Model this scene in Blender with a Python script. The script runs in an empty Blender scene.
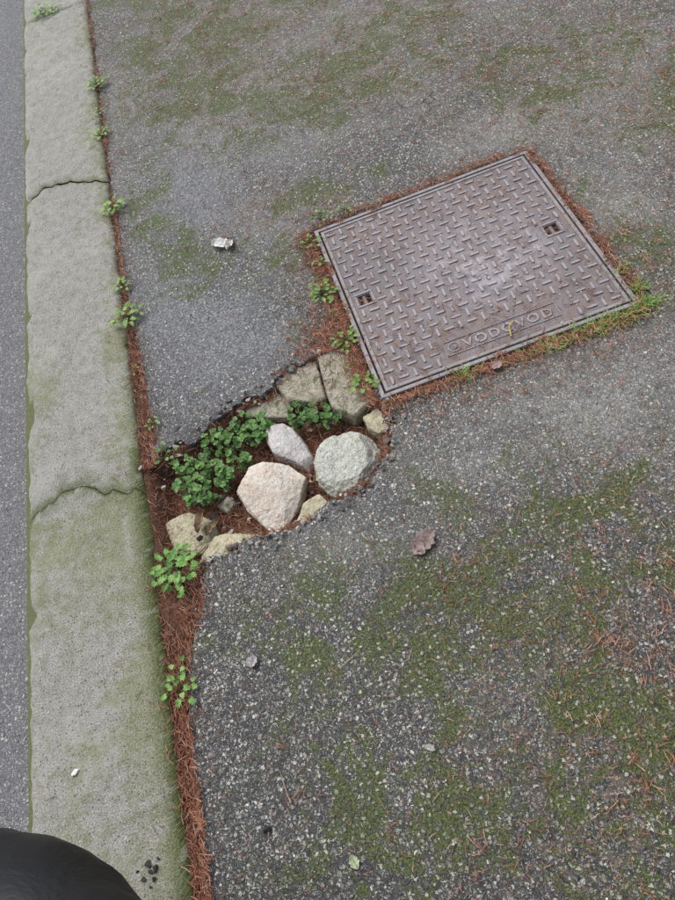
import bpy, bmesh, math, random
import numpy as np
from mathutils import Vector, Matrix, noise, geometry
random.seed(7); rng=np.random.default_rng(11)
sc=bpy.context.scene

# ------------------------------------------------------------------ helpers
def mesh_obj(name,verts,faces,mats=(),cols=None,parent=None,smooth=False,attrs=None,midx=None):
    me=bpy.data.meshes.new(name)
    me.from_pydata([tuple(v) for v in verts],[],[tuple(f) for f in faces])
    for m in mats: me.materials.append(m)
    if cols is not None:
        a=me.color_attributes.new("Col",'FLOAT_COLOR','POINT')
        c=np.ones((len(verts),4),dtype=np.float32); c[:,:3]=np.array(cols)[:,:3]
        a.data.foreach_set("color",c.ravel())
    if attrs:
        for k,v in attrs.items():
            a=me.attributes.new(k,'FLOAT','POINT'); a.data.foreach_set("value",np.array(v,dtype=np.float32))
    if smooth: me.polygons.foreach_set("use_smooth",[True]*len(me.polygons))
    me.update()
    ob=bpy.data.objects.new(name,me); sc.collection.objects.link(ob)
    if parent: ob.parent=parent
    return ob
def N3(x,y,z=0.0,s=1.0): return noise.noise(Vector((x*s,y*s,z*s)))
def fbm(x,y,z,s,o=3):
    t=0;a=1
    for i in range(o): t+=a*N3(x,y,z,s);s*=2.1;a*=.5
    return t
def refine(poly,step,closed=False):
    out=[];n=len(poly)
    for i in range(n if closed else n-1):
        a=np.array(poly[i],float);b=np.array(poly[(i+1)%n],float)
        k=max(1,int(np.linalg.norm(b-a)/step)) if np.linalg.norm(b-a)<5 else 12
        for j in range(k): out.append(tuple(a+(b-a)*j/k))
    if not closed: out.append(tuple(poly[-1]))
    return out
def inpoly(P,poly):
    P=np.asarray(P);x=P[:,0];y=P[:,1];c=np.zeros(len(P),bool);q=np.array(poly);n=len(q);j=n-1
    for i in range(n):
        xi,yi=q[i];xj,yj=q[j]
        if yi!=yj:
            m=((yi>y)!=(yj>y))&(x<(xj-xi)*(y-yi)/(yj-yi)+xi); c^=m
        j=i
    return c
def mm(l): return [(a/1000.,b/1000.) for a,b in l]

# ------------------------------------------------------------------ node helpers
class NT:
    def __init__(s,name,flat=False):
        s.m=bpy.data.materials.new(name);s.m.use_nodes=True;s.t=s.m.node_tree;s.t.nodes.clear()
        s.out=s.n("ShaderNodeOutputMaterial");s.b=s.n("ShaderNodeBsdfPrincipled");s.l(s.b.outputs[0],s.out.inputs[0])
        s.tc=s.n("ShaderNodeTexCoord");s.vec=s.tc.outputs["Object"];s.dim='3D'
        if flat:   # fold z into x,y so cheap 2D textures also work on the broken vertical edges
            a=s.n("ShaderNodeSeparateXYZ");s.l(s.vec,a.inputs[0]);c=s.n("ShaderNodeCombineXYZ")
            s.l(s.math('ADD',a.outputs[0],s.math('MULTIPLY',a.outputs[2],.83)),c.inputs[0]);s.l(s.math('ADD',a.outputs[1],a.outputs[2]),c.inputs[1])
            s.vec=c.outputs[0];s.dim='2D'
    def n(s,t,**k):
        x=s.t.nodes.new(t)
        for a,v in k.items(): setattr(x,a,v)
        return x
    def l(s,a,b): s.t.links.new(a,b)
    def put(s,i,v):
        if isinstance(v,bpy.types.NodeSocket): s.l(v,i)
        else: i.default_value=v
    def math(s,op,a,b=0.0,clamp=False):
        x=s.n("ShaderNodeMath",operation=op,use_clamp=clamp);s.put(x.inputs[0],a);s.put(x.inputs[1],b);return x.outputs[0]
    def noise(s,scale,detail=4,rough=.55,dist=0,vec=None):
        x=s.n("ShaderNodeTexNoise",noise_dimensions=s.dim);x.inputs["Scale"].default_value=scale;x.inputs["Detail"].default_value=detail
        x.inputs["Roughness"].default_value=rough;x.inputs["Distortion"].default_value=dist
        s.l(vec or s.vec,x.inputs["Vector"]);return x.outputs["Fac"]
    def vor(s,scale,feature='F1',vec=None,rnd=1.0):
        x=s.n("ShaderNodeTexVoronoi",feature=feature,voronoi_dimensions=s.dim);x.inputs["Scale"].default_value=scale;x.inputs["Randomness"].default_value=rnd
        s.l(vec or s.vec,x.inputs["Vector"]);return x
    def sep(s,c):
        x=s.n("ShaderNodeSeparateColor");s.l(c,x.inputs[0]);return x.outputs
    def ramp(s,f,stops,interp='LINEAR'):
        x=s.n("ShaderNodeValToRGB");r=x.color_ramp;r.interpolation=interp
        while len(r.elements)<len(stops): r.elements.new(.5)
        for e,(p,c) in zip(r.elements,stops):
            e.position=p;e.color=(c,c,c,1) if not hasattr(c,"__len__") else (*c,1)
        s.put(x.inputs[0],f);return x.outputs[0]
    def mr(s,f,a,b,c=0.0,d=1.0,smooth=True):
        x=s.n("ShaderNodeMapRange",interpolation_type='SMOOTHSTEP' if smooth else 'LINEAR')
        s.put(x.inputs[0],f);s.put(x.inputs[1],a);s.put(x.inputs[2],b);s.put(x.inputs[3],c);s.put(x.inputs[4],d);return x.outputs[0]
    def mix(s,f,a,b,mode='MIX'):
        x=s.n("ShaderNodeMix",data_type='RGBA',blend_type=mode);s.put(x.inputs[0],f)
        for i,v in ((6,a),(7,b)):
            if isinstance(v,(tuple,list)): v=(*v[:3],1)
            s.put(x.inputs[i],v)
        return x.outputs[2]
    def attr(s,name,fac=True):
        x=s.n("ShaderNodeAttribute",attribute_name=name);return x.outputs["Fac" if fac else "Color"]
    def bump(s,h,dist,strength=1.0,normal=None):
        x=s.n("ShaderNodeBump");x.inputs["Strength"].default_value=strength;x.inputs["Distance"].default_value=dist
        s.l(h,x.inputs["Height"])
        if normal: s.l(normal,x.inputs["Normal"])
        return x.outputs[0]
    def fin(s,col,rough=.8,normal=None,metal=0.0,spec=.5):
        s.put(s.b.inputs["Base Color"],col if not isinstance(col,tuple) else (*col[:3],1));s.put(s.b.inputs["Roughness"],rough)
        s.put(s.b.inputs["Metallic"],metal);s.b.inputs["Specular IOR Level"].default_value=spec
        if normal: s.l(normal,s.b.inputs["Normal"])
        return s.m

# ------------------------------------------------------------------ materials
def asphalt(name,attrs=True):
    t=NT(name,True)
    nz=t.n("ShaderNodeTexNoise",noise_dimensions='2D');nz.inputs["Scale"].default_value=150;nz.inputs["Detail"].default_value=1
    t.l(t.vec,nz.inputs["Vector"])
    vm=t.n("ShaderNodeVectorMath",operation='MULTIPLY_ADD');t.l(nz.outputs["Color"],vm.inputs[0]);vm.inputs[1].default_value=(.0085,)*3;t.l(t.vec,vm.inputs[2])
    wv=vm.outputs[0]
    v1=t.vor(118,vec=wv);v2=t.vor(270,vec=wv)
    r1=t.sep(v1.outputs["Color"]);r2=t.sep(v2.outputs["Color"])
    s1=t.mr(v1.outputs["Distance"],.30,.44,1.0,0.0)
    s2=t.mr(v2.outputs["Distance"],.34,.52,1.0,0.0)
    g1=t.ramp(r1[0],[(0,(.06,.06,.064)),(.35,(.14,.138,.138)),(.62,(.27,.262,.25)),(.84,(.47,.455,.42)),(1,(.78,.76,.70))])
    g2=t.ramp(r2[1],[(0,(.045,.044,.047)),(.40,(.13,.128,.128)),(.75,(.32,.31,.29)),(.93,(.54,.52,.48)),(1,(.72,.70,.65))])
    big=t.noise(5,3,.6);mid=t.noise(38,3,.7);fine=t.noise(420,2,.7)
    binder=t.mix(mid,(.026,.026,.029),(.085,.083,.082))
    c=t.mix(t.math('MULTIPLY',s2,.88),binder,g2)
    s1=t.math('MULTIPLY',s1,t.mr(r1[1],.38,.46))
    c=t.mix(t.math('MULTIPLY',s1,.95),c,g1)
    if attrs:
        pale=t.attr("pale");moss=t.attr("moss");blue=t.attr("blue");lit=t.attr("litter");dark=t.attr("dark")
        pf=t.math('MULTIPLY',pale,t.mr(big,.3,.62,.45,1.0),True)
        pg=t.ramp(r2[2],[(0,(.19,.186,.178)),(.5,(.38,.37,.352)),(1,(.66,.64,.60))])
        pg=t.mix(t.mr(fine,.35,.65,.0,.65),pg,(.24,.235,.222))
        c=t.mix(t.math('MULTIPLY',pf,.62),c,pg)
        bgc=t.ramp(r2[2],[(0,(.10,.102,.116)),(.5,(.235,.24,.262)),(1,(.55,.56,.59))])
        bgc=t.mix(t.mr(fine,.35,.65,0.,.60),bgc,(.16,.164,.18))
        c=t.mix(t.math('MULTIPLY',blue,.70),c,bgc)
        c=t.mix(t.math('MULTIPLY',dark,.5),c,t.mix(1.0,c,(.42,.42,.43),'MULTIPLY'))
    else:
        c=t.mix(.4,c,t.mix(fine,(.13,.13,.142),(.43,.435,.46)))
    film=t.mr(mid,.40,.66)
    bf=t.math('MULTIPLY',film,t.math('ADD',lit,.03) if attrs else .05,True)
    c=t.mix(t.math('MULTIPLY',bf,.50),c,t.mix(t.mr(fine,.3,.7),(.12,.085,.058),(.38,.28,.20)))
    v4=t.vor(260);c4=t.sep(v4.outputs["Color"])
    cr=t.math('MULTIPLY',t.math('GREATER_THAN',c4[0],t.mr(lit,0.,1.,.985,.84) if attrs else .988),t.mr(v4.outputs["Distance"],.30,.42,1.,0.))
    c=t.mix(cr,c,t.mix(c4[1],(.26,.11,.06),(.50,.27,.16)))
    m1=t.noise(8,4,.75,.6);m2=t.noise(120,3,.8)
    mh=t.math('ADD',t.math('MULTIPLY',m1,.75),t.math('MULTIPLY',m2,.52))
    thr=t.mr(moss,0.,1.,.86,.555,False) if attrs else .84
    mk=t.mr(t.math('SUBTRACT',mh,thr),-.01,.045)
    mk=t.math('MULTIPLY',mk,t.mr(s1,0.,1.,1.,.12))
    mcol=t.mix(t.mr(t.noise(230,2,.7),.32,.68),(.020,.032,.006),(.135,.165,.032))
    if attrs:
        of=t.math('MULTIPLY',t.mr(moss,.05,.9),t.mr(m1,.38,.62,.05,.8))
        c=t.mix(t.math('MULTIPLY',of,.48),c,t.mix(1.0,c,(.82,.90,.44),'MULTIPLY'))
        ve=t.n("ShaderNodeTexVoronoi",feature='DISTANCE_TO_EDGE',voronoi_dimensions='2D');ve.inputs["Scale"].default_value=1.7
        vd=t.n("ShaderNodeVectorMath",operation='MULTIPLY_ADD');nn=t.n("ShaderNodeTexNoise",noise_dimensions='2D');nn.inputs["Scale"].default_value=7;nn.inputs["Detail"].default_value=3
        t.l(t.vec,nn.inputs["Vector"]);t.l(nn.outputs["Color"],vd.inputs[0]);vd.inputs[1].default_value=(.16,)*3;t.l(t.vec,vd.inputs[2]);t.l(vd.outputs[0],ve.inputs["Vector"])
        sy=t.n("ShaderNodeSeparateXYZ");t.l(t.vec,sy.inputs[0])
        ck=t.math('MULTIPLY',t.math('MULTIPLY',t.mr(ve.outputs["Distance"],.002,.007,1.,0.),t.mr(big,.48,.56)),t.mr(sy.outputs[1],1.75,1.95))
        c=t.mix(t.math('MULTIPLY',ck,.7),c,(.03,.03,.026))
    c=t.mix(t.math('MULTIPLY',mk,.86),c,mcol)
    h=t.math('ADD',t.math('MULTIPLY',s1,1.1),t.math('MULTIPLY',s2,.6))
    h=t.math('ADD',h,t.math('MULTIPLY',fine,.4))
    return t.fin(c,t.mr(fine,.3,.7,.45,.85),t.bump(h,.0030,1.),spec=.45)
M_asph=asphalt("asphalt_pavement")
M_road=asphalt("asphalt_road",False)

def concrete():
    t=NT("kerb_concrete",True)
    g=t.attr("green");d=t.attr("dirt")
    big=t.noise(5,5,.7,.4);fine=t.noise(300,4,.75);mid=t.noise(34,5,.72)
    c=t.mix(t.mr(fine,.30,.70),(.21,.205,.18),(.54,.525,.48))
    c=t.mix(t.mr(mid,.38,.68,0,.62),c,t.mix(t.mr(fine,.3,.7),(.15,.143,.115),(.36,.345,.29)))
    c=t.mix(t.mr(big,.45,.66,0,.45),c,(.47,.46,.425))
    v=t.vor(150);sp=t.sep(v.outputs["Color"])
    st=t.math('MULTIPLY',t.math('GREATER_THAN',sp[0],.76),t.mr(v.outputs["Distance"],.20,.38,1,0))
    stc=t.ramp(sp[1],[(0,(.07,.065,.06)),(.5,(.28,.24,.19)),(1,(.68,.66,.60))])
    c=t.mix(t.math('MULTIPLY',st,.75),c,stc)
    gm=t.mr(t.math('ADD',t.math('ADD',t.math('MULTIPLY',mid,.40),t.math('MULTIPLY',big,.40)),t.math('MULTIPLY',fine,.20)),t.mr(g,0.,1.,.63,.28,False),t.mr(g,0.,1.,.80,.54,False))
    c=t.mix(t.math('MULTIPLY',gm,.68),c,t.mix(t.mr(fine,.30,.70),(.10,.112,.038),(.33,.345,.16)))
    dm=t.math('MULTIPLY',d,t.mr(mid,.25,.5),True)
    c=t.mix(t.math('MULTIPLY',dm,.9),c,t.mix(t.mr(fine,.3,.7),(.03,.045,.01),(.16,.19,.05)))
    pit=t.mr(v.outputs["Distance"],.06,.13,0.,1.)
    pit=t.math('MAXIMUM',pit,t.mr(sp[2],.25,.26))
    c=t.mix(t.math('SUBTRACT',1.0,pit),c,(.06,.057,.045))
    h=t.math('ADD',t.math('MULTIPLY',fine,1.2),t.math('ADD',t.math('MULTIPLY',st,.4),t.math('MULTIPLY',pit,.6)))
    h=t.math('ADD',h,t.math('MULTIPLY',mid,2.))
    return t.fin(c,.88,t.bump(h,.0024,1.),spec=.35)
M_kerb=concrete()

def soil():
    t=NT("needle_litter_soil")
    fine=t.noise(260,4,.75)
    c=t.ramp(fine,[(.25,(.025,.017,.013)),(.42,(.09,.048,.033)),(.58,(.20,.105,.07)),(.8,(.36,.21,.145))])
    c=t.mix(t.mr(t.noise(90,3,.7,1.5),.52,.66,0,.6),c,(.06,.042,.03))
    return t.fin(c,.95,t.bump(fine,.004,1.),spec=.2)
M_soil=soil()

def colattr(name,rough=.6,nscale=300,var=.35,spec=.4,trans=0.0):
    t=NT(name);c=t.attr("Col",False);n=t.noise(nscale,1)
    c=t.mix(1.0,c,t.ramp(n,[(.25,1-var),(.75,1+var*.4)]),'MULTIPLY')
    m=t.fin(c,rough,spec=spec)
    if trans:
        tr=t.n("ShaderNodeBsdfTranslucent");t.l(c,tr.inputs[0]);mx=t.n("ShaderNodeMixShader");mx.inputs[0].default_value=trans
        t.l(t.b.outputs[0],mx.inputs[1]);t.l(tr.outputs[0],mx.inputs[2]);t.l(mx.outputs[0],t.out.inputs[0])
    return m
M_needle=colattr("dry_needle",.6,200,.3)
M_leaf=colattr("weed_leaf",.5,160,.35,.45,.25)
M_dead=colattr("dead_leaf",.75,220,.5,.3)

def iron():
    t=NT("cast_iron")
    sx=t.n("ShaderNodeSeparateXYZ");t.l(t.tc.outputs["Object"],sx.inputs[0])
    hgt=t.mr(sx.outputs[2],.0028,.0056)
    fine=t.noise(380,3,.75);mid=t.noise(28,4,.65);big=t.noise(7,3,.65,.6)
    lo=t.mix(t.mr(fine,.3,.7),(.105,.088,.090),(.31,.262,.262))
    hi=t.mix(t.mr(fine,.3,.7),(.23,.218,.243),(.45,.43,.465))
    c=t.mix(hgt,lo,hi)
    c=t.mix(t.mr(mid,.42,.64,0,.65),c,t.mix(hgt,(.19,.125,.095),(.36,.30,.29)))
    c=t.mix(t.mr(big,.42,.62,0,.45),c,t.mix(hgt,(.12,.105,.11),(.26,.245,.265)))
    gx=t.n("ShaderNodeVectorMath",operation='DISTANCE');t.l(t.tc.outputs["Object"],gx.inputs[0]);gx.inputs[1].default_value=(.06,-.01,0)
    ch=t.math('MULTIPLY',t.mr(gx.outputs["Value"],.02,.28,1.,.0),t.mr(t.math('ADD',t.math('MULTIPLY',big,.35),t.math('MULTIPLY',mid,.65)),.44,.60))
    c=t.mix(t.math('MULTIPLY',ch,.62),c,t.mix(fine,(.30,.28,.31),(.72,.69,.73)))
    gv=t.n("ShaderNodeVectorMath",operation='ABSOLUTE');t.l(t.tc.outputs["Object"],gv.inputs[0])
    s2=t.n("ShaderNodeSeparateXYZ");t.l(gv.outputs[0],s2.inputs[0])
    ed=t.mr(t.math('MAXIMUM',s2.outputs[0],s2.outputs[1]),.27,.31)
    c=t.mix(t.math('MULTIPLY',ed,t.mr(t.noise(60,3,.7),.45,.65,0,.45)),c,(.18,.165,.08))
    h=t.math('ADD',fine,t.math('MULTIPLY',mid,.8))
    return t.fin(c,t.mr(mid,.3,.7,.36,.65),t.bump(h,.0014,1.),metal=.05,spec=.5)
M_iron=iron()

def rockmat(name,a,b,vein,vs=25,veinamt=.6,mossy=0.0,sp=.3):
    t=NT(name);n=t.noise(vs,5,.65,.8);f=t.noise(300,3,.75);w=t.noise(vs*2.3,4,.6,2.)
    c=t.mix(t.mr(n,.35,.65),a,b);c=t.mix(t.mr(w,.56,.66,0,veinamt),c,vein)
    c=t.mix(t.mr(f,.35,.65,0,sp),c,t.mix(1.,c,(.45,.43,.4),'MULTIPLY'))
    if mossy: c=t.mix(t.mr(t.noise(38,4,.7),.62-mossy*.25,.75-mossy*.25,0,.8),c,t.mix(f,(.05,.06,.015),(.19,.20,.07)))
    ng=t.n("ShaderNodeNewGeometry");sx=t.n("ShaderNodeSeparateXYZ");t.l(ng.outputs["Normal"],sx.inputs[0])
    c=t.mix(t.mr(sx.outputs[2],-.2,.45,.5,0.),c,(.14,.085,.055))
    return t.fin(c,.82,t.bump(t.math('ADD',f,t.math('MULTIPLY',n,3.)),.004,1.),spec=.35)
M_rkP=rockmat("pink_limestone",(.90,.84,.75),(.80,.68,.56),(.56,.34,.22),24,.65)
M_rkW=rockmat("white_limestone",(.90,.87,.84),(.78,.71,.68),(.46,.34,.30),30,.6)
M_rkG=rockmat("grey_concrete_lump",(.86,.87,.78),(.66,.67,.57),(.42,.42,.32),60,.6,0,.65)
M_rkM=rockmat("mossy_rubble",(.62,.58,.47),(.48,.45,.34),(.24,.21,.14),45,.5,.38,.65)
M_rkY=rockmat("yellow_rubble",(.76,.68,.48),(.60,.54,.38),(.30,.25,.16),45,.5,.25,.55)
t=NT("black_nylon");n=t.noise(14,4,.6,.5)
M_black=t.fin(t.mix(n,(.005,.005,.006),(.012,.012,.014)),.5,t.bump(n,.01,.5),spec=.3)

# ------------------------------------------------------------------ layout data (metres, x across, y along the kerb)
HOLE=mm([(-519,1057),(-489,1063),(-449,1065),(-401,1089),(-365,1099),(-325,1120),(-287,1126),(-247,1138),(-210,1139),(-168,1163),(-119,1175),(-64,1184),(-23,1186),(12,1170),(29,1127),(39,1070),(43,1013),(57,979),(60,929),(41,878),(19,836),(-14,806),(-51,788),(-85,786),(-119,770),(-161,760),(-205,751),(-253,746),(-294,749),(-333,753),(-374,748),(-412,742),(-434,723)])
GLO=mm([(-440,696),(-445,651),(-466,601),(-489,554),(-502,495),(-510,437),(-512,380),(-514,325),(-514,256),(-516,191),(-518,130)])
GHI=mm([(-514,1113),(-508,1192),(-513,1298),(-516,1428),(-526,1572),(-532,1704),(-533,1841),(-536,2044),(-537,2296),(-539,2615),(-539,2983),(-538,3411)])
KX0,KX1=-.8535,-.546
CC=(.3687,1.3173);CH=.3195;CA=.021
ca,sa=math.cos(CA),math.sin(CA)
def c2w(u,v): return (CC[0]+u*ca-v*sa,CC[1]+u*sa+v*ca)

# ------------------------------------------------------------------ pavement
left=[(-.518,-30),(-.518,-.6)]+GLO[::-1]+HOLE[::-1]+GHI+[(-.538,5.0),(-.538,30)]
lo=refine(left,.006)
def jit(p):
    x,y=p
    if abs(y)>5.5: return p
    hole=(y>.66 and y<1.2)
    a=.013 if hole else .006
    s=.019 if hole else 0
    return (x+a*fbm(x,y,3.1,55,3)+s*N3(x,y,1.3,22),y+a*fbm(x,y,7.7,55,3)+s*N3(x,y,6.3,22))
lo=[jit(p) for p in lo]
outer_r=lo+[(30,30),(30,-30)]
cut=[]
for a,b in [((-1,-1),(1,-1)),((1,-1),(1,1)),((1,1),(-1,1)),((-1,1),(-1,-1))]:
    for k in range(60):
        f=k/60.;cut.append(((a[0]+(b[0]-a[0])*f),(a[1]+(b[1]-a[1])*f)))
cw=[]
for (u,v) in cut:
    e=CH+.010+(.012 if u<-.99 else 0)
    x,y=c2w(u*e,v*(CH+.011));n=.008*fbm(x,y,1.,30,3);cw.append((x+n*u,y+n*v))
cut=cw
pts=list(outer_r)+list(cut)
n1=len(outer_r);edges=[(i,(i+1)%n1) for i in range(n1)]+[(n1+i,n1+(i+1)%len(cut)) for i in range(len(cut))]
gx=np.arange(-.53,2.0,.024);gy=np.arange(-.6,4.6,.024)
X,Y=np.meshgrid(gx,gy);G=np.stack([X.ravel(),Y.ravel()],1)+rng.uniform(-.005,.005,(X.size,2))
far=[(x,y) for x in np.arange(-.3,30,1.7) for y in np.arange(-29,30,1.7) if not(-.55<x<2.1 and -.7<y<4.7)]
G=np.concatenate([G,np.array(far)])
ok=inpoly(G,outer_r)&~inpoly(G,cut)
G=G[ok]
B=np.array(pts);B=B[np.abs(B[:,1])<6]
keep=np.ones(len(G),bool)
for i in range(0,len(G),2000):
    d=np.sqrt(((G[i:i+2000,None,:]-B[None])**2).sum(2)).min(1);keep[i:i+2000]=d>.010
G=G[keep]
allp=[Vector(p) for p in pts]+[Vector(p) for p in G]
res=geometry.delaunay_2d_cdt(allp,edges,[],0,1e-6)
V=np.array([tuple(v) for v in res[0]]);T=np.array([tuple(f) for f in res[2]])
cen=V[T].mean(1);k=inpoly(cen,outer_r)&~inpoly(cen,cut);T=T[k]

def blobs(P,L):
    o=np.zeros(len(P))
    for x,y,rx,ry,a in L:
        o=np.maximum(o,a*np.exp(-(((P[:,0]-x)/rx)**2+((P[:,1]-y)/ry)**2)))
    return o
NZ=np.array([fbm(x,y,0,3.2,4) if abs(x)<4 and abs(y)<6 else 0 for x,y in V])
NZ2=np.array([fbm(x,y,5,9,3) if abs(x)<4 and abs(y)<6 else 0 for x,y in V])
MOSS=[(-.26,.50,.22,.18,.78),(-.157,.17,.25,.25,.80),(.27,.486,.35,.25,.80),(.12,.41,.25,.2,.80),(.30,.2,.35,.3,.82),(.425,.473,.25,.2,.75),(.55,.35,.3,.3,.8),(-.05,.45,.2,.15,.6),
      (-.36,1.76,.10,.16,.95),(-.06,1.50,.1,.16,.85),(-.40,2.1,.1,.4,.65),(.14,2.23,.35,.2,.9),(-.15,2.9,.4,.6,.98),(.36,2.4,.5,.35,.88),(.93,2.0,.4,.3,.75),(.79,1.19,.09,.35,.75),(.2,3.4,1.,.7,.9),(-.1,1.35,.1,.1,.5),(-.25,1.62,.2,.12,.7),(-.2,2.5,.3,.2,.75),(1.2,1.6,.3,.4,.75),(.15,1.8,.25,.08,.75)]
PALE=[(.80,1.42,.14,.24,1.),(.655,1.78,.19,.13,1.),(.50,.80,.35,.14,.95),(.003,.68,.25,.09,.6),(.25,.75,.3,.1,.65),(.05,.28,.06,.05,.5),(.9,1.7,.25,.25,.75),(-.45,2.6,.12,.5,.65),(.2,2.05,.4,.12,.75),(-.1,2.3,.3,.3,.6),(.75,.7,.25,.2,.7),(.3,2.6,.9,.6,.68),(.5,3.1,1.,.7,.68),(1.1,1.9,.3,.4,.6)]
BLUE=[(-.28,2.02,.17,.34,1.),(-.27,1.38,.22,.22,.95),(-.40,1.55,.12,.4,.8),(-.1,1.7,.12,.2,.5),(-.02,2.12,.2,.2,.5)]
LIT=[(-.076,1.79,.14,.10,1.),(-.02,1.52,.07,.2,1.),(.10,1.72,.12,.06,.9),(0.,2.9,.5,.7,.8),(.4,2.4,.5,.4,.8),(.9,2.0,.4,.35,.85),(1.07,1.65,.25,.5,.9),(.423,.93,.4,.07,.7),(.29,.31,.22,.2,.6),(.24,.10,.25,.2,.6),(-.05,1.15,.1,.08,.9),(.75,1.2,.08,.4,.8),(.4,1.68,.4,.05,.6),(.1,.55,.12,.1,.35),(.45,.45,.2,.2,.5)]
DARK=[(.05,.50,.25,.16,.85),(.3,.15,.35,.25,.9),(-.35,.3,.2,.4,.6),(0,.0,.5,.2,.8),(-.46,1.13,.08,.12,.4),(.3,.35,.4,.25,.75)]
def wob(A,k=.35,k2=.2): return np.clip(A*(1+k*NZ*1.5+k2*NZ2*1.5),0,1)
moss=wob(blobs(V,MOSS)+.14);pale=wob(blobs(V,PALE));blue=wob(blobs(V,BLUE),.5,.3);lit=wob(blobs(V,LIT)+.08);dark=wob(blobs(V,DARK))
blue*=1-.8*np.clip(blobs(V,[m for m in MOSS if m[4]>.94]),0,1)
z=.0035*NZ+.0015*NZ2
from collections import Counter
ec=Counter()
for a,b,c in T:
    for e in ((a,b),(b,c),(c,a)): ec[tuple(sorted(e))]+=1
be=[(a,b) for f in T for (a,b) in ((f[0],f[1]),(f[1],f[2]),(f[2],f[0])) if ec[tuple(sorted((a,b)))]==1]
bv=sorted({i for e in be for i in e})
for i in bv: z[i]-=.002+.007*abs(NZ2[i])
verts=[(V[i,0],V[i,1],z[i]) for i in range(len(V))];faces=[tuple(f) for f in T]
idx={}
def dn(i,lev):
    key=(i,lev)
    if key not in idx:
        x,y,_=verts[i];dz=[-.014,-.028,-.045][lev-1]
        q=.012;jx=q*fbm(x,y,lev*3.,60,2);jy=q*fbm(x,y,lev*5.+9,60,2)
        idx[key]=len(verts);verts.append((x+jx,y+jy,dz+.004*N3(x,y,lev,50)))
    return idx[key]
for a,b in be:
    if abs(verts[a][1])>6 or abs(verts[a][0])>6: continue
    faces.append((b,a,dn(a,1),dn(b,1)));faces.append((dn(b,1),dn(a,1),dn(a,2),dn(b,2)));faces.append((dn(b,2),dn(a,2),dn(a,3),dn(b,3)))
ex=len(verts)-len(V)
pad=lambda a,v:np.concatenate([a,np.full(ex,v)])
mesh_obj("asphalt_pavement",verts,faces,[M_asph],attrs=dict(moss=pad(moss,.1),pale=pad(pale,0.),blue=pad(blue,0.),litter=pad(lit,.25),dark=pad(dark,.5)))

# ------------------------------------------------------------------ ground bed
holepoly=HOLE+[(-.545,.72),(-.545,1.06)]
gx=np.arange(-.549,.80,.011);gy=np.concatenate([np.arange(-1.5,.5,.04),np.arange(.5,1.9,.011),np.arange(1.9,5,.04)])
X,Y=np.meshgrid(gx,gy);P=np.stack([X.ravel(),Y.ravel()],1)
ins=inpoly(P,holepoly)
BD=np.array(refine(holepoly,.01,True))
d=np.zeros(len(P));ii=np.where(ins)[0]
for s in range(0,len(ii),2000):
    q=ii[s:s+2000];d[q]=np.sqrt(((P[q,None]-BD[None])**2).sum(2)).min(1)
sm=np.clip(d/.05,0,1);sm=sm*sm*(3-2*sm)
def bedz(x,y,s): return -.013-.058*s+.006*N3(x,y,0,22)+.003*N3(x,y,2,70)
Z=[bedz(P[i,0],P[i,1],sm[i]) for i in range(len(P))]
nx=len(gx);F=[(j*nx+i,j*nx+i+1,(j+1)*nx+i+1,(j+1)*nx+i) for j in range(len(gy)-1) for i in range(nx-1)]
mesh_obj("ground",[(P[i,0],P[i,1],Z[i]) for i in range(len(P))],F,[M_soil],smooth=True)
def hole_depth(x,y):
    dd=math.sqrt(((BD-np.array([x,y]))**2).sum(1).min());s=min(1,dd/.05);s=s*s*(3-2*s);return bedz(x,y,s)

# ------------------------------------------------------------------ road
gx=[-30,-12,-5,-2.5]+list(np.arange(-2.2,-.84,.06))+[-.82]
gy=[-30,-12,-5]+list(np.arange(-2,6,.1))+[12,30]
rv=[(x,y,-.11+.003*N3(x,y,0,4)-.01*max(0,(x+.82))) for y in gy for x in gx];nx=len(gx)
mesh_obj("road",rv,[(j*nx+i,j*nx+i+1,(j+1)*nx+i+1,(j+1)*nx+i) for j in range(len(gy)-1) for i in range(nx-1)],[M_road])

# ------------------------------------------------------------------ kerb
J1=mm([(-861,2262),(-810,2300),(-774,2325),(-730,2318),(-682,2307),(-600,2262),(-546,2238)])
J2=mm([(-854,1000),(-820,1012),(-789,1028),(-750,1048),(-715,1050),(-678,1030),(-640,1003),(-590,985),(-540,966)])
def jf(J,x,y0):
    if J is None: return y0+.006*fbm(x,y0,0,30,2)
    xs=[p[0] for p in J];ys=[p[1] for p in J];return float(np.interp(x,xs,ys))+.014*fbm(x,ys[0],0,38,3)
kerb=bpy.data.objects.new("concrete_kerb",None);sc.collection.objects.link(kerb)
joints=[(None,-30),(None,-12),(None,-6),(None,-2.9),(None,-1.6),(None,-.29),(J2,1.0),(J1,2.28),(None,3.60),(None,4.9),(None,6.2),(None,12),(None,30)]
prof=[(KX0-.012,-.16),(KX0-.008,-.08),(KX0-.003,-.022),(KX0+.004,-.006),(KX0+.014,.001)]
for xx in np.linspace(KX0+.03,KX1-.024,24): prof.append((xx,.004+.002*math.sin((xx-KX0)*10)))
prof+=[(KX1-.012,.002),(KX1-.004,-.005),(KX1,-.018),(KX1+.001,-.05),(KX1+.002,-.14)]
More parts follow.
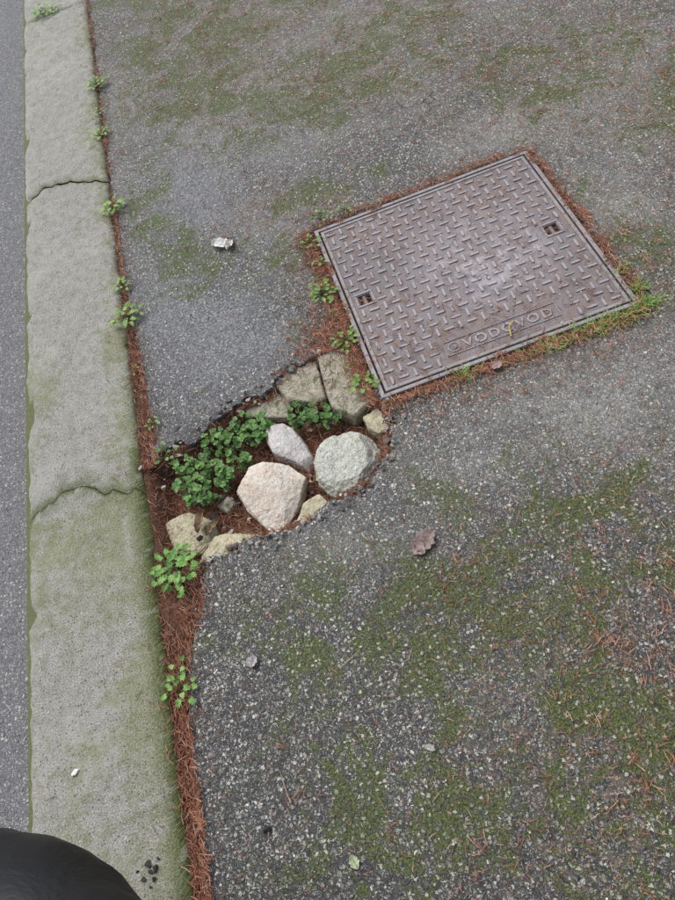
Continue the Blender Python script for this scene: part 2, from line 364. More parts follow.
for k in range(len(joints)-1):
    Ja,Jb=joints[k],joints[k+1]
    L=Jb[1]-Ja[1];ny=int(min(120,max(6,L/.012)));tilt=random.uniform(-.002,.002)
    vv=[];gr=[];dr=[]
    for j in range(ny+1):
        for (x,zz) in prof:
            a=jf(Ja[0],x,Ja[1])+.0012;b=jf(Jb[0],x,Jb[1])-.0012
            tt=j/ny;e=min(tt,1-tt)*L
            y=a+(b-a)*tt
            xx=x;z0=zz
            if zz>-.03:
                z0+=.0030*fbm(x,y,0,9,3)+.0014*N3(x,y,3,60)+tilt-.004*math.exp(-e/.006)
                chip=fbm(x,y,4,16,3)
                edge=min(abs(x-KX0),abs(x-KX1))
                if edge<.02 and chip>.30: z0-=(chip-.30)*.03
                if x<KX0+.02 or x>KX1-.02: xx+=.006*fbm(x,y,8,18,3)
            vv.append((xx,y,z0))
            r=(x-KX0)/(KX1-KX0)
            g=.36+.45*math.exp(-((r-1)/.24)**2)+ (.22 if y<.98 else 0)*(.6+.4*r)+.5*math.exp(-((y-.93)/.09)**2)*(r<.8)+.35*math.exp(-((y-1.35)/.18)**2)*(r<.35)
            if y>1.5: g-=.10
            if .985<y<1.09: g-=.3
            gr.append(max(0,min(1,g+.35*fbm(x,y,0,6,2))))
            jm=.9*math.exp(-e/.010)
            if .9<y<1.1: jm=max(jm,1.0*math.exp(-e/.022))
            dr.append(min(1,max(jm,(1.3*max(0,(r-.86)/.14) if y<1.1 else .7*max(0,(r-.95)/.05)))))
    w=len(prof);ff=[(j*w+i,j*w+i+1,(j+1)*w+i+1,(j+1)*w+i) for j in range(ny) for i in range(w-1)]
    ff.append(tuple(range(w)));ff.append(tuple(reversed(range(ny*w,ny*w+w))))
    mesh_obj("kerb_stone",vv,ff,[M_kerb],parent=kerb,smooth=True,attrs=dict(green=gr,dirt=dr))
t=NT("mossy_joint");f=t.noise(200,4,.7);M_joint=t.fin(t.mix(f,(.05,.055,.02),(.24,.25,.11)),.95,t.bump(f,.004,1.))
mesh_obj("joint_fill",[(KX0-.002,-3,-.006),(KX1-.012,-3,-.006),(KX1-.012,6.5,-.006),(KX0-.002,6.5,-.006)],[(0,1,2,3)],[M_joint],parent=kerb)

# ------------------------------------------------------------------ access cover
cover=bpy.data.objects.new("manhole_cover",None);sc.collection.objects.link(cover);cover.location=(CC[0],CC[1],.001);cover.rotation_euler=(0,0,CA)
def box(vs,fs,x0,x1,y0,y1,z0,z1,ins=0.0):
    b=len(vs)
    vs+= [(x0,y0,z0),(x1,y0,z0),(x1,y1,z0),(x0,y1,z0),(x0+ins,y0+ins,z1),(x1-ins,y0+ins,z1),(x1-ins,y1-ins,z1),(x0+ins,y1-ins,z1)]
    fs+= [(b+4,b+5,b+6,b+7),(b,b+1,b+5,b+4),(b+1,b+2,b+6,b+5),(b+2,b+3,b+7,b+6),(b+3,b,b+4,b+7)]
def ring(vs,fs,prof):
    n=len(prof);b=len(vs)
    for (sx,sy) in ((-1,-1),(1,-1),(1,1),(-1,1)):
        for (r,z) in prof: vs.append((sx*r,sy*r,z))
    for s in range(4):
        s2=(s+1)%4
        for i in range(n-1): fs.append((b+s*n+i,b+s2*n+i,b+s2*n+i+1,b+s*n+i+1))
vs=[];fs=[];ring(vs,fs,[(CH,-.08),(CH,.002),(CH-.0015,.0045),(CH-.010,.005),(CH-.0115,.0035),(CH-.0115,-.03)])
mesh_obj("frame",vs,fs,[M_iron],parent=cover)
LH=CH-.0155
vs=[];fs=[];ring(vs,fs,[(LH,-.03),(LH,.002),(LH-.0015,.0045),(LH-.009,.0048),(LH-.0105,.0022),(LH-.0106,.0021)])
mesh_obj("lid_rim",vs,fs,[M_iron],parent=cover)
R=LH-.0104;KH=[(-.262,.002,.0165),(.250,.002,.0165)]
xs=sorted({-R,R}|{k[0]+s*k[2] for k in KH for s in(-1,1)});ys=sorted({-R,R}|{KH[0][1]+s*KH[0][2] for s in(-1,1)})
vs=[(x,y,.0022) for y in ys for x in xs];nx=len(xs);fs=[]
for j in range(len(ys)-1):
    for i in range(nx-1):
        mx=(xs[i]+xs[i+1])/2;my=(ys[j]+ys[j+1])/2
        if any(abs(mx-k[0])<k[2] and abs(my-k[1])<k[2] for k in KH): continue
        fs.append((j*nx+i,j*nx+i+1,(j+1)*nx+i+1,(j+1)*nx+i))
for (kx,ky,kr) in KH:
    b=len(vs)
    for z_ in(.0022,-.022):
        vs+=[(kx-kr,ky-kr,z_),(kx+kr,ky-kr,z_),(kx+kr,ky+kr,z_),(kx-kr,ky+kr,z_)]
    for i in range(4): fs.append((b+i,b+(i+1)%4,b+4+(i+1)%4,b+4+i))
    fs.append((b+4,b+5,b+6,b+7))
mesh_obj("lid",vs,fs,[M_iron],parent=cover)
vs=[];fs=[];NB=20;step=2*R/NB
tb=(-.135,.150,-.272,-.226)
def bar(x,y,ang,l,w,h):
    c,s=math.cos(ang),math.sin(ang);b=len(vs)
    o=[(-l,-w*.5),(-l*.8,-w),(l*.8,-w),(l,-w*.5),(l,w*.5),(l*.8,w),(-l*.8,w),(-l,w*.5)]
    for sc_,z_ in((1.0,.0018),(.94,.0022+h*.6),(.80,.0022+h)):
        for (p,q) in o:
            p2=p*(1-(1-sc_)*.35);q2=q*sc_;vs.append((x+p2*c-q2*s,y+p2*s+q2*c,z_))
    for L_ in range(2):
        for i in range(8): fs.append((b+L_*8+i,b+L_*8+(i+1)%8,b+L_*8+8+(i+1)%8,b+L_*8+8+i))
    fs.append(tuple(b+16+i for i in range(8)))
for i in range(NB):
    for j in range(NB):
        x=-R+(i+.5)*step;y=-R+(j+.5)*step
        if tb[0]-.012<x<tb[1]+.012 and tb[2]-.012<y<tb[3]+.012: continue
        if any(abs(x-k[0])<.031 and abs(y-k[1])<.031 for k in KH): continue
        wl=random.uniform(.92,1.05);hh=random.uniform(.0024,.0037)
        bar(x+random.uniform(-.0004,.0004),y+random.uniform(-.0004,.0004),(0 if (i+j)%2 else math.pi/2)+random.uniform(-.02,.02),.0130*wl,.0036,hh)
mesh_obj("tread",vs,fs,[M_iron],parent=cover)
vs=[];fs=[]
for (kx,ky,kr) in KH:
    o=kr+.009
    box(vs,fs,kx-o,kx+o,ky-o,ky-kr-.002,.001,.0048,.001);box(vs,fs,kx-o,kx+o,ky+kr+.002,ky+o,.001,.0048,.001)
    box(vs,fs,kx-o,kx-kr-.002,ky-kr-.002,ky+kr+.002,.001,.0046,.001);box(vs,fs,kx+kr+.002,kx+o,ky-kr-.002,ky+kr+.002,.001,.0046,.001)
    box(vs,fs,kx-.005,kx+.005,ky-kr,ky+kr,-.012,-.001,.001)
x0,x1,y0,y1=tb
box(vs,fs,x0,x1,y0,y0+.003,.001,.0046,.0008);box(vs,fs,x0,x1,y1-.003,y1,.001,.0046,.0008)
box(vs,fs,x0,x0+.003,y0+.003,y1-.003,.001,.0045,.0005);box(vs,fs,x1-.003,x1,y0+.003,y1-.003,.001,.0045,.0005)
mesh_obj("lifting_pockets",vs,fs,[M_iron],parent=cover)
cu=bpy.data.curves.new("lettering","FONT");cu.body="VODOVOD";cu.size=.036;cu.extrude=.0014;cu.offset=.0006;cu.space_character=1.25;cu.align_x='LEFT'
tob=bpy.data.objects.new("lettering_tmp",cu);sc.collection.objects.link(tob)
bpy.context.view_layer.update()
me=bpy.data.meshes.new_from_object(tob.evaluated_get(bpy.context.evaluated_depsgraph_get()));bpy.data.objects.remove(tob)
me.materials.clear();me.materials.append(M_iron)
mw=max(v.co.x for v in me.vertices)
for v in me.vertices: v.co.x*=.222/mw;v.co.z+=.0032
lt=bpy.data.objects.new("lettering",me);sc.collection.objects.link(lt);lt.parent=cover;lt.location=(-.088,-.2622,0)
vs=[];fs=[]
for rr,(r0,r1) in enumerate(((.0125,.0150),(.0,.006))):
    b=len(vs);n=24
    for i in range(n):
        a=i*2*math.pi/n
        for r_,z_ in((r0,.0015),(r0,.0044),(r1,.0044),(r1,.0015)): vs.append((-.112+r_*math.cos(a),-.249+r_*math.sin(a),z_))
    for i in range(n):
        for q in range(3):
            i2=(i+1)%n;fs.append((b+i*4+q,b+i*4+q+1,b+i2*4+q+1,b+i2*4+q))
mesh_obj("emblem",vs,fs,[M_iron],parent=cover)

# ------------------------------------------------------------------ rocks
tex=bpy.data.textures.new("rock_clouds",'CLOUDS');tex.noise_scale=.030;tex.noise_depth=3
tex2=bpy.data.textures.new("rock_fine",'CLOUDS');tex2.noise_scale=.008;tex2.noise_depth=2
def rock(name,poly,zt,depth,mat,seed,tilt=(0,0),top=.72,disp=.006,apex=None,cuts=4,flat=False):
    r=random.Random(seed);P=[(a/1000.,b/1000.) for a,b in poly];cx=sum(p[0] for p in P)/len(P);cy=sum(p[1] for p in P)/len(P)
    bm=bmesh.new()
    def tz(x,y): return tilt[0]*(x-cx)+tilt[1]*(y-cy)
    j=.001 if flat else .004
    for (x,y) in P:
        for s,z_ in((1.0,zt-depth),(1.02,zt-depth*.45+r.uniform(-j,j)),((.985 if flat else r.uniform(.90,1.0)),zt-(.004 if flat else .010)+r.uniform(-j,j*.5)),((.94 if flat else top*r.uniform(.9,1.2)),zt+r.uniform(-j,j))):
            X=(x-cx)*s;Y=(y-cy)*s;bm.verts.new((X,Y,z_+tz(X+cx,Y+cy)-zt))
    if apex: bm.verts.new((apex[0]/1000-cx,apex[1]/1000-cy,apex[2]))
    h=bmesh.ops.convex_hull(bm,input=bm.verts)
    bmesh.ops.delete(bm,geom=[g for g in h["geom_interior"] if isinstance(g,bmesh.types.BMVert)],context='VERTS')
    rad=sum(math.hypot(p[0]-cx,p[1]-cy) for p in P)/len(P)
    for _ in range(cuts):
        a=r.uniform(0,6.28);e=r.uniform(.45,1.15);n=Vector((math.cos(a)*math.cos(e),math.sin(a)*math.cos(e),math.sin(e)))
        mx=max(v.co.dot(n) for v in bm.verts);off=mx-rad*r.uniform(.08,.20)
        g=bmesh.ops.bisect_plane(bm,geom=bm.verts[:]+bm.edges[:]+bm.faces[:],plane_co=n*off,plane_no=n,clear_outer=True)
        bmesh.ops.contextual_create(bm,geom=[e_ for e_ in g["geom_cut"] if isinstance(e_,bmesh.types.BMEdge)])
    bmesh.ops.recalc_face_normals(bm,faces=bm.faces)
    me=bpy.data.meshes.new(name);bm.to_mesh(me);bm.free();me.materials.append(mat)
    ob=bpy.data.objects.new(name,me);sc.collection.objects.link(ob);ob.location=(cx,cy,zt)
    m=ob.modifiers.new("r","REMESH");m.mode='VOXEL';m.voxel_size=.0020;m.use_smooth_shade=True
    m=ob.modifiers.new("d","DISPLACE");m.texture=tex;m.strength=disp;m.mid_level=.5;m.texture_coords='GLOBAL'
    m=ob.modifiers.new("d2","DISPLACE");m.texture=tex2;m.strength=disp*.55;m.mid_level=.5;m.texture_coords='GLOBAL'
    return ob
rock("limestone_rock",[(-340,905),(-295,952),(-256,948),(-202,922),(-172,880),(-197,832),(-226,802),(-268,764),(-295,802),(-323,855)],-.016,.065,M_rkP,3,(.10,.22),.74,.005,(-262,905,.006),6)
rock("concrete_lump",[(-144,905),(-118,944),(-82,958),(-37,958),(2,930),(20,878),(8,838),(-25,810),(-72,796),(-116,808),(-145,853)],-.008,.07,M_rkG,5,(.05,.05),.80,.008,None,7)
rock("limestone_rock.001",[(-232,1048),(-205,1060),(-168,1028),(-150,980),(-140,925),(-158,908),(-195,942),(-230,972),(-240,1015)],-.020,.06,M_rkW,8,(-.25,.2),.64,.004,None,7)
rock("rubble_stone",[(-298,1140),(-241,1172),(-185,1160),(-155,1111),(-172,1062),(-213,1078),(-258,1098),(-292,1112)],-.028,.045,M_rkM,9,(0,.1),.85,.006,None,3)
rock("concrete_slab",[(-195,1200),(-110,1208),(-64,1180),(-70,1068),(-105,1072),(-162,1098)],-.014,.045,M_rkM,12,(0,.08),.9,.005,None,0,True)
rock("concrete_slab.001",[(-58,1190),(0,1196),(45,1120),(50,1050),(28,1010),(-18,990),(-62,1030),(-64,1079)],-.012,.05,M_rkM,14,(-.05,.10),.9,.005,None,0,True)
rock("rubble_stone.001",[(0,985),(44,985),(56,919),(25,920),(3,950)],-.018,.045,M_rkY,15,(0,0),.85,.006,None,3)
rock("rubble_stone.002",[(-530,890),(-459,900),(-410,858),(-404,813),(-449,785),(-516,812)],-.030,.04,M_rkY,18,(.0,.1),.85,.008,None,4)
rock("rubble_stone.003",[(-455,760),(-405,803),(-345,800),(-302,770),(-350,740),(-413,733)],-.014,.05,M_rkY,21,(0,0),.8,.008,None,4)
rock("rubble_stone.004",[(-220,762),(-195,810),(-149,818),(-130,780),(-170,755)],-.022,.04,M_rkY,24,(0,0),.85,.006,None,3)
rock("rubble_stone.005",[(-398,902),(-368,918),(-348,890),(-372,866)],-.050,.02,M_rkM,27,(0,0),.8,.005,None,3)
rock("rubble_stone.006",[(-300,748),(-262,770),(-228,752),(-262,735)],-.020,.03,M_rkM,31,(0,0),.8,.005,None,3)

# ------------------------------------------------------------------ needle litter
NV=[];NF=[];NC=[]
def needle(x,y,z,ang,L,pitch=0.0,bend=0.0,w=.00075,col=None):
    b=len(NV);dx,dy=math.cos(ang),math.sin(ang);px,py=-dy,dx
    for k,tt in enumerate((0,.5,1.)):
        s=(tt-.5)*L;off=bend*L*(1-4*(tt-.5)**2);cx=x+dx*s+px*off;cy=y+dy*s+py*off;cz=z+pitch*s+.25*abs(bend)*L*(1-4*(tt-.5)**2)
        ww=w*(1,1,.45)[k]
        NV.append((cx+px*ww,cy+py*ww,cz));NV.append((cx-px*ww,cy-py*ww,cz));NV.append((cx,cy,cz+ww*1.5))
    for k in range(2):
        for a,c in((0,1),(1,2),(2,0)): NF.append((b+k*3+a,b+k*3+c,b+k*3+3+c,b+k*3+3+a))
    if col is None:
        q=random.random();base=(.47,.205,.125) if q<.42 else (.30,.13,.082) if q<.68 else (.62,.39,.27) if q<.88 else (.15,.08,.055)
        v=random.uniform(.75,1.2);col=(base[0]*v,base[1]*v,base[2]*v)
    NC.extend([col]*9)
def rl(): return random.uniform(.012,.028)
def flush(name):
    global NV,NF,NC
    o=mesh_obj(name,NV,NF,[M_needle],cols=NC);NV=[];NF=[];NC=[];return o
edge_y=[p[1] for p in GLO[::-1]];edge_x=[p[0] for p in GLO[::-1]]
for i in range(3600):
    y=random.uniform(-.4,.74);xr=float(np.interp(y,edge_y,edge_x)) if y>.13 else -.518
    if y>.70: xr=-.44
    x=random.uniform(-.549,xr+.004);ov=random.random()
    if random.random()>.85+.8*fbm(x,y,2,16,2): continue
    if ov<.10: x+=random.uniform(-.025,.035)
    zz=random.uniform(-.012,-.001)
    if x>xr-.004 or x<-.55: zz=.0055
    needle(x,y,zz,random.gauss(math.pi/2,.75),rl(),random.uniform(-.15,.15),random.uniform(-.12,.12))
gy_=[p[1] for p in GHI];gx_=[p[0] for p in GHI]
for i in range(4000):
    y=1.04+2.9*random.random()**1.5;xr=float(np.interp(y,gy_,gx_))
    if random.random()>.64+1.0*fbm(0,y,2,7,3)-(.18 if y>1.8 else 0): continue
    x=random.uniform(-.547,xr+.006)
    if random.random()<.25: x+=random.uniform(-.018,.034)
    zz=random.uniform(-.010,.0)
    if x>xr-.003 or x<-.548: zz=.0055
    needle(x,y,zz,random.gauss(math.pi/2,.6),rl()*.9,random.uniform(-.12,.12),random.uniform(-.1,.1))
k=0
while k<4800:
    x=random.uniform(-.54,.06);y=random.uniform(.72,1.18)
    if not inpoly([(x,y)],holepoly)[0]: continue
    zz=hole_depth(x,y)+random.uniform(.001,.010)
    needle(x,y,zz,random.uniform(0,6.283),rl(),random.uniform(-.3,.3),random.uniform(-.12,.12));k+=1
for i in range(16):
    x=random.gauss(-.06,.06);y=random.gauss(.88,.05);needle(x,y,.004,random.uniform(0,6.28),rl()*.7)
for i in range(140):
    x=random.uniform(-.18,.04);y=random.uniform(1.03,1.19);needle(x,y,-.006+.08*(y-1.1),random.uniform(0,6.28),rl()*.8)
for i in range(5600):
    side=random.choices((0,1,2,3),(1.0,.75,.55,1.25))[0];t_=random.uniform(-1.02,1.02);o=CH+.002+abs(random.gauss(0,.012))
    if side==3 : o=CH+.002+abs(random.gauss(0,.022))
    if side==0: o=CH+.002+abs(random.gauss(0,.020))
    o+=.012*N3(t_*4,side,0,1.5)
    if o<CH-.006: continue
    u,v={0:(t_*CH,-o),1:(o,t_*CH),2:(t_*CH,o),3:(-o,t_*CH)}[side]
    x,y=c2w(u,v);zz=random.uniform(-.008,.001) if o<CH+.012 else .0055+random.uniform(0,.002)
    if o<CH: zz=.0075
    needle(x,y,zz,random.uniform(0,6.28),rl()*.95,random.uniform(-.08,.08),random.uniform(-.12,.12))
for i in range(900):
    x=random.gauss(-.01,.045);y=random.gauss(1.22,.06)
    if inpoly([(x,y)],holepoly)[0]: continue
    lu=abs((x-CC[0])*ca+(y-CC[1])*sa);lv=abs(-(x-CC[0])*sa+(y-CC[1])*ca)
    if lu<CH and lv<CH: continue
    needle(x,y,.0055,random.uniform(0,6.28),rl(),0,random.uniform(-.12,.12))
flush("pine_needles")
def dens(x,y):
    g=0
    for (bx,by,rx,ry,a) in LIT: g=max(g,a*math.exp(-(((x-bx)/rx)**2+((y-by)/ry)**2)))
    bl=0
    for (bx,by,rx,ry,a) in BLUE: bl=max(bl,a*math.exp(-(((x-bx)/rx)**2+((y-by)/ry)**2)))
    return (.12+g)*(1-.75*bl)*max(.1,1+1.5*fbm(x,y,3,7,2))
k=0;tries=0
while k<11500 and tries<150000:
    tries+=1
    x=random.uniform(-.5,1.6);y=random.uniform(-.15,3.9)
    if random.random()>dens(x,y)*(.6 if y<.75 else 1): continue
    if inpoly([(x,y)],holepoly)[0] or x<-.50: continue
    lu=abs((x-CC[0])*ca+(y-CC[1])*sa);lv=abs(-(x-CC[0])*sa+(y-CC[1])*ca);on=lu<CH and lv<CH
    if on and random.random()>.45: continue
    zz=.0075 if on else .005
    a=random.uniform(0,6.28);q=random.random()
    L=random.uniform(.004,.022)
    w_=random.uniform(.0005,.0008)
    needle(x,y,zz,a,L,0,random.uniform(-.12,.12),w_);k+=1
    if q<.22:
        for m in range(random.randint(1,4)):
            needle(x+random.gauss(0,.007),y+random.gauss(0,.007),zz+.0006*(m+1),a+random.gauss(0,.5),L*random.uniform(.7,1.1),0,random.uniform(-.12,.12),w_);k+=1
for i in range(1700):
    x=random.gauss(.32,.24);y=random.gauss(.30,.20)
    if random.random()>.45+1.5*fbm(x,y,9,11,2): continue
    needle(x,y,.0055,random.uniform(0,6.28),random.uniform(.004,.019),0,random.uniform(-.12,.12),.00065)
for i in range(1300):
    x=random.uniform(-.48,.75);y=random.uniform(-.1,.95)
    if inpoly([(x,y)],holepoly)[0]: continue
    needle(x,y,.0055,random.uniform(0,6.28),random.uniform(.004,.016),0,random.uniform(-.12,.12),.0006)
for (cx,cy,n) in [(.289,.314,20),(.24,.104,16),(.109,.545,9),(.33,.25,12),(-.347,.225,5),(.40,.36,10),(.30,.40,8),(-.05,.064,8),(.2,.2,6),(.45,.42,8),(.27,.36,10)]:
    a0=random.uniform(0,6.28)
    for m in range(n):
        s=random.uniform(-.03,.03);needle(cx+s*math.cos(a0)+random.gauss(0,.006),cy+s*math.sin(a0)+random.gauss(0,.006),.006+.0004*(m%4),a0+random.choice((-1,1))*random.uniform(.3,1.2),random.uniform(.014,.026),0,random.uniform(-.1,.1))
for i in range(680):
    u=random.uniform(-CH,CH);v=random.uniform(-CH,CH)
    if random.random()<.4: v=-abs(random.gauss(.2,.08))
    if abs(v)>CH: continue
    x,y=c2w(u,v);needle(x,y,.0082,random.uniform(0,6.28),random.uniform(.006,.02),0,random.uniform(-.12,.12))
for (kx,ky,kr) in KH:
    for i in range(45):
        x,y=c2w(kx+random.uniform(-kr,kr)*.9,ky+random.uniform(-kr,kr)*.9);needle(x,y,random.uniform(-.014,-.002),random.uniform(0,6.28),.014)
for i in range(200):
    x=random.uniform(-1.2,-.56);y=random.uniform(.1,3.8)
    if random.random()<.5: x=-.56-abs(random.gauss(0,.03))
    needle(x,y,.0085 if x>KX0+.01 else -.103,random.uniform(0,6.28),random.uniform(.006,.02))
flush("pine_needles")

# ------------------------------------------------------------------ plants
class PB:
    def __init__(s): s.v=[];s.f=[];s.c=[]
    def leaf(s,pos,d,nrm,L,W,col,kind="round"):
        d=Vector(d).normalized();n=Vector(nrm);n=(n-d*n.dot(d)).normalized();w=d.cross(n);b=len(s.v);pos=Vector(pos)
        if kind=="round": o=[(0,0),(.18,.32),(.45,.5),(.75,.44),(1,.0),(.75,-.44),(.45,-.5),(.18,-.32)]
        elif kind=="oval": o=[(0,0),(.2,.22),(.5,.36),(.8,.22),(1,.0),(.8,-.22),(.5,-.36),(.2,-.22)]
        else:
            o=[(0,0)]
            for a_,r_ in [(150,.18),(125,.52),(105,.30),(88,.62),(70,.36),(50,.70),(38,.48),(20,.86),(10,.62),(0,1.0)]:
                o.append((.12+.88*r_*math.cos(math.radians(a_)),r_*.75*math.sin(math.radians(a_))))
            o+= [(p,-q) for p,q in o[-2:0:-1]]
        s.v.append(tuple(pos+d*L*.42-n*L*.07));s.c.append([x*.8 for x in col])
        for p,q in o:
            s.v.append(tuple(pos+d*p*L+w*q*W+n*(.10*L*abs(q)-.16*L*p*p)));v_=random.uniform(.92,1.12);s.c.append([x*v_ for x in col])
        k=len(o)
        for i in range(k): s.f.append((b,b+1+i,b+1+(i+1)%k))
    def stem(s,a,b_,r,col):
        a=Vector(a);b_=Vector(b_);d=(b_-a).normalized();u=d.orthogonal().normalized();w=d.cross(u);k=len(s.v)
        for P_,rr in((a,r),(b_,r*.7)):
            for i in range(4):
                an=i*math.pi/2;s.v.append(tuple(P_+u*rr*math.cos(an)+w*rr*math.sin(an)));s.c.append(col)
        for i in range(4): s.f.append((k+i,k+(i+1)%4,k+4+(i+1)%4,k+4+i))
    def blade(s,pos,ang,L,lean,w,col):
        pos=Vector(pos);h=Vector((math.cos(ang),math.sin(ang),0));sd=Vector((-h.y,h.x,0));k=len(s.v);n=5
        for i in range(n):
            t_=i/(n-1);p=pos+h*(lean*L*t_**1.6)+Vector((0,0,L*(t_-.45*lean*t_*t_)));ww=w*(1-t_**1.5)+.0002
            s.v.append(tuple(p+sd*ww));s.v.append(tuple(p-sd*ww));s.c+= [[c*(.7+.5*t_) for c in col]]*2
        for i in range(n-1): s.f.append((k+2*i,k+2*i+1,k+2*i+3,k+2*i+2))
    def done(s,name): return mesh_obj(name,s.v,s.f,[M_leaf],cols=s.c)
def gcol(a,b):
    t_=random.random();return [a[i]+(b[i]-a[i])*t_ for i in range(3)]
def rosette(pb,P_,n,L,col1,col2,kind="round",el=(.1,.9)):
    for i in range(n):
        a=i*2.4+random.uniform(-.3,.3);e=random.uniform(*el);f=(.55+.45*i/n)
        d=(math.cos(a)*math.cos(e),math.sin(a)*math.cos(e),math.sin(e))
        pb.leaf(P_,d,(random.uniform(-.2,.2),random.uniform(-.2,.2),1),L*random.uniform(.7,1.1)*f,L*random.uniform(.75,1.)*f,gcol(col1,col2),kind)
def clump(name,poly,n,h,L,c1,c2,zb):
    pb=PB();P_=mm(poly);x0=min(p[0] for p in P_);x1=max(p[0] for p in P_);y0=min(p[1] for p in P_);y1=max(p[1] for p in P_);k=0
    while k<n:
        x=random.uniform(x0,x1);y=random.uniform(y0,y1)
        if not inpoly([(x,y)],P_)[0]: continue
        hh=h*random.uniform(.45,1.1)*(1+.6*N3(x,y,0,25));top=(x+random.gauss(0,.006),y+random.gauss(0,.006),zb+hh);base=(x+random.gauss(0,.006),y+random.gauss(0,.006),zb)
        pb.stem(base,top,.0009,(.12,.10,.03))
        b_=random.uniform(.8,1.25);l1=[q*b_ for q in c1];l2=[q*b_ for q in c2]
        rosette(pb,top,random.randint(7,10),L*random.uniform(.8,1.15),l1,l2,"round",(-.1,.8))
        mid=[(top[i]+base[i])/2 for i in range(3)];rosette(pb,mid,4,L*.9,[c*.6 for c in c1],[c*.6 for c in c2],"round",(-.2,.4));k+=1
    return pb.done(name)
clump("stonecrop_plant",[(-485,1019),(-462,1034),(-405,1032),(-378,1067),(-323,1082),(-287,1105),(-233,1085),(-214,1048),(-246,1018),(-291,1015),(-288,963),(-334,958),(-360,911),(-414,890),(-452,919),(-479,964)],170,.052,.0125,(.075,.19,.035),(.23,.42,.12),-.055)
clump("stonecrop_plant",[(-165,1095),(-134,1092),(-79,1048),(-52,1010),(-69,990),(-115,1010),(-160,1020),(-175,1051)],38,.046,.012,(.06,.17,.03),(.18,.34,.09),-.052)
def weed(x,y,n,rad,L,c1,c2,kind="lobed",z=.0,lean=(0,0)):
    pb=PB()
    for i in range(n):
        a=i*2.4+random.uniform(-.4,.4);r=rad*math.sqrt((i+.6)/n)*random.uniform(.8,1.15);h=random.uniform(.35,1.)*rad*.6+.004
        tip=(x+lean[0]+r*math.cos(a),y+lean[1]+r*math.sin(a),z+h)
        md=(x+.5*lean[0]+.45*r*math.cos(a),y+.5*lean[1]+.45*r*math.sin(a),z+h*.8)
        pb.stem((x,y,z-.01),md,.0008,(.14,.16,.05));pb.stem(md,tip,.0007,(.13,.18,.05))
        d=(math.cos(a),math.sin(a),random.uniform(-.15,.4))
        pb.leaf(tip,d,(random.uniform(-.25,.25),random.uniform(-.25,.25),1),L*random.uniform(.65,1.15),L*random.uniform(.7,1.05),gcol(c1,c2),kind)
    return pb.done("weed")
B1,B2=(.13,.33,.05),(.34,.58,.15)
Y1,Y2=(.19,.36,.07),(.44,.62,.20)
weed(-.492,.742,38,.046,.022,B1,B2,"lobed",-.005,(.0,.0))
weed(-.520,.745,8,.03,.018,B1,B2,"lobed",-.005)
weed(-.515,.480,13,.034,.017,B1,B2,"lobed",-.002)
weed(-.518,.520,5,.02,.015,B1,B2,"lobed",-.002)
weed(-.500,.690,4,.02,.014,B1,B2,"round",-.004)
weed(-.533,1.550,30,.040,.019,Y1,Y2,"lobed",.002)
weed(-.537,1.689,14,.024,.015,Y1,Y2,"lobed",.002)
weed(-.534,2.060,22,.036,.019,Y1,Y2,"lobed",.002)
weed(-.542,2.842,24,.038,.020,Y1,Y2,"lobed",.002)
weed(-.544,2.50,18,.028,.016,Y1,Y2,"lobed",.002)
weed(-.544,2.65,8,.02,.014,Y1,Y2,"oval",.002)
weed(-.746,3.620,24,.05,.026,Y1,Y2,"lobed",.002)
weed(-.70,3.60,10,.03,.02,Y1,Y2,"lobed",.002)
weed(-.500,1.154,8,.018,.010,B1,B2,"oval",.0)
weed(-.483,1.052,10,.026,.012,(.07,.19,.03),(.20,.38,.09),"round",-.006)
weed(-.53,1.35,4,.016,.009,B1,B2,"oval",.0)
C1,C2=(.12,.27,.04),(.34,.52,.12)
weed(.012,1.378,36,.034,.015,C1,C2,"oval",.0)
weed(.024,1.195,26,.030,.014,C1,C2,"oval",.0)
weed(.030,1.055,16,.030,.017,C1,C2,"lobed",-.005)
weed(.075,1.668,12,.026,.014,C1,C2,"oval",.0)
weed(.025,1.585,12,.024,.014,C1,C2,"oval",.0)
weed(.150,1.668,8,.018,.012,C1,C2,"oval",.0)
weed(.028,1.50,6,.018,.012,C1,C2,"oval",.0)
def tuft(x,y,n,sp,L,z=-.005,c1=(.15,.30,.05),c2=(.40,.56,.15),xs=1.):
    pb=PB()
    for i in range(n):
        pb.blade((x+random.gauss(0,sp*xs),y+random.gauss(0,sp*.5),z),random.uniform(0,6.28),L*random.uniform(.5,1.15),random.uniform(.3,1.1),random.uniform(.0006,.0013),gcol(c1,c2))
    for i in range(n//4):
        pb.leaf((x+random.gauss(0,sp*xs),y+random.gauss(0,sp*.5),z+.008),(random.uniform(-1,1),random.uniform(-1,1),.3),(0,0,1),.010,.008,gcol(c1,c2),"oval")
    return pb.done("grass_tuft")
tuft(.26,.978,60,.016,.032);tuft(.41,.972,34,.02,.022);tuft(.475,.978,80,.022,.028,xs=1.3)
tuft(.565,.982,100,.022,.030,xs=1.5);tuft(.64,.985,130,.022,.034,xs=1.5);tuft(.705,1.0,90,.014,.034);tuft(.712,1.05,80,.012,.032)
tuft(.705,1.12,40,.012,.024);tuft(.34,.975,18,.02,.016);tuft(.01,1.30,24,.010,.022);tuft(.015,1.44,20,.010,.020);tuft(.11,.975,14,.02,.016);tuft(.02,1.12,24,.012,.022)

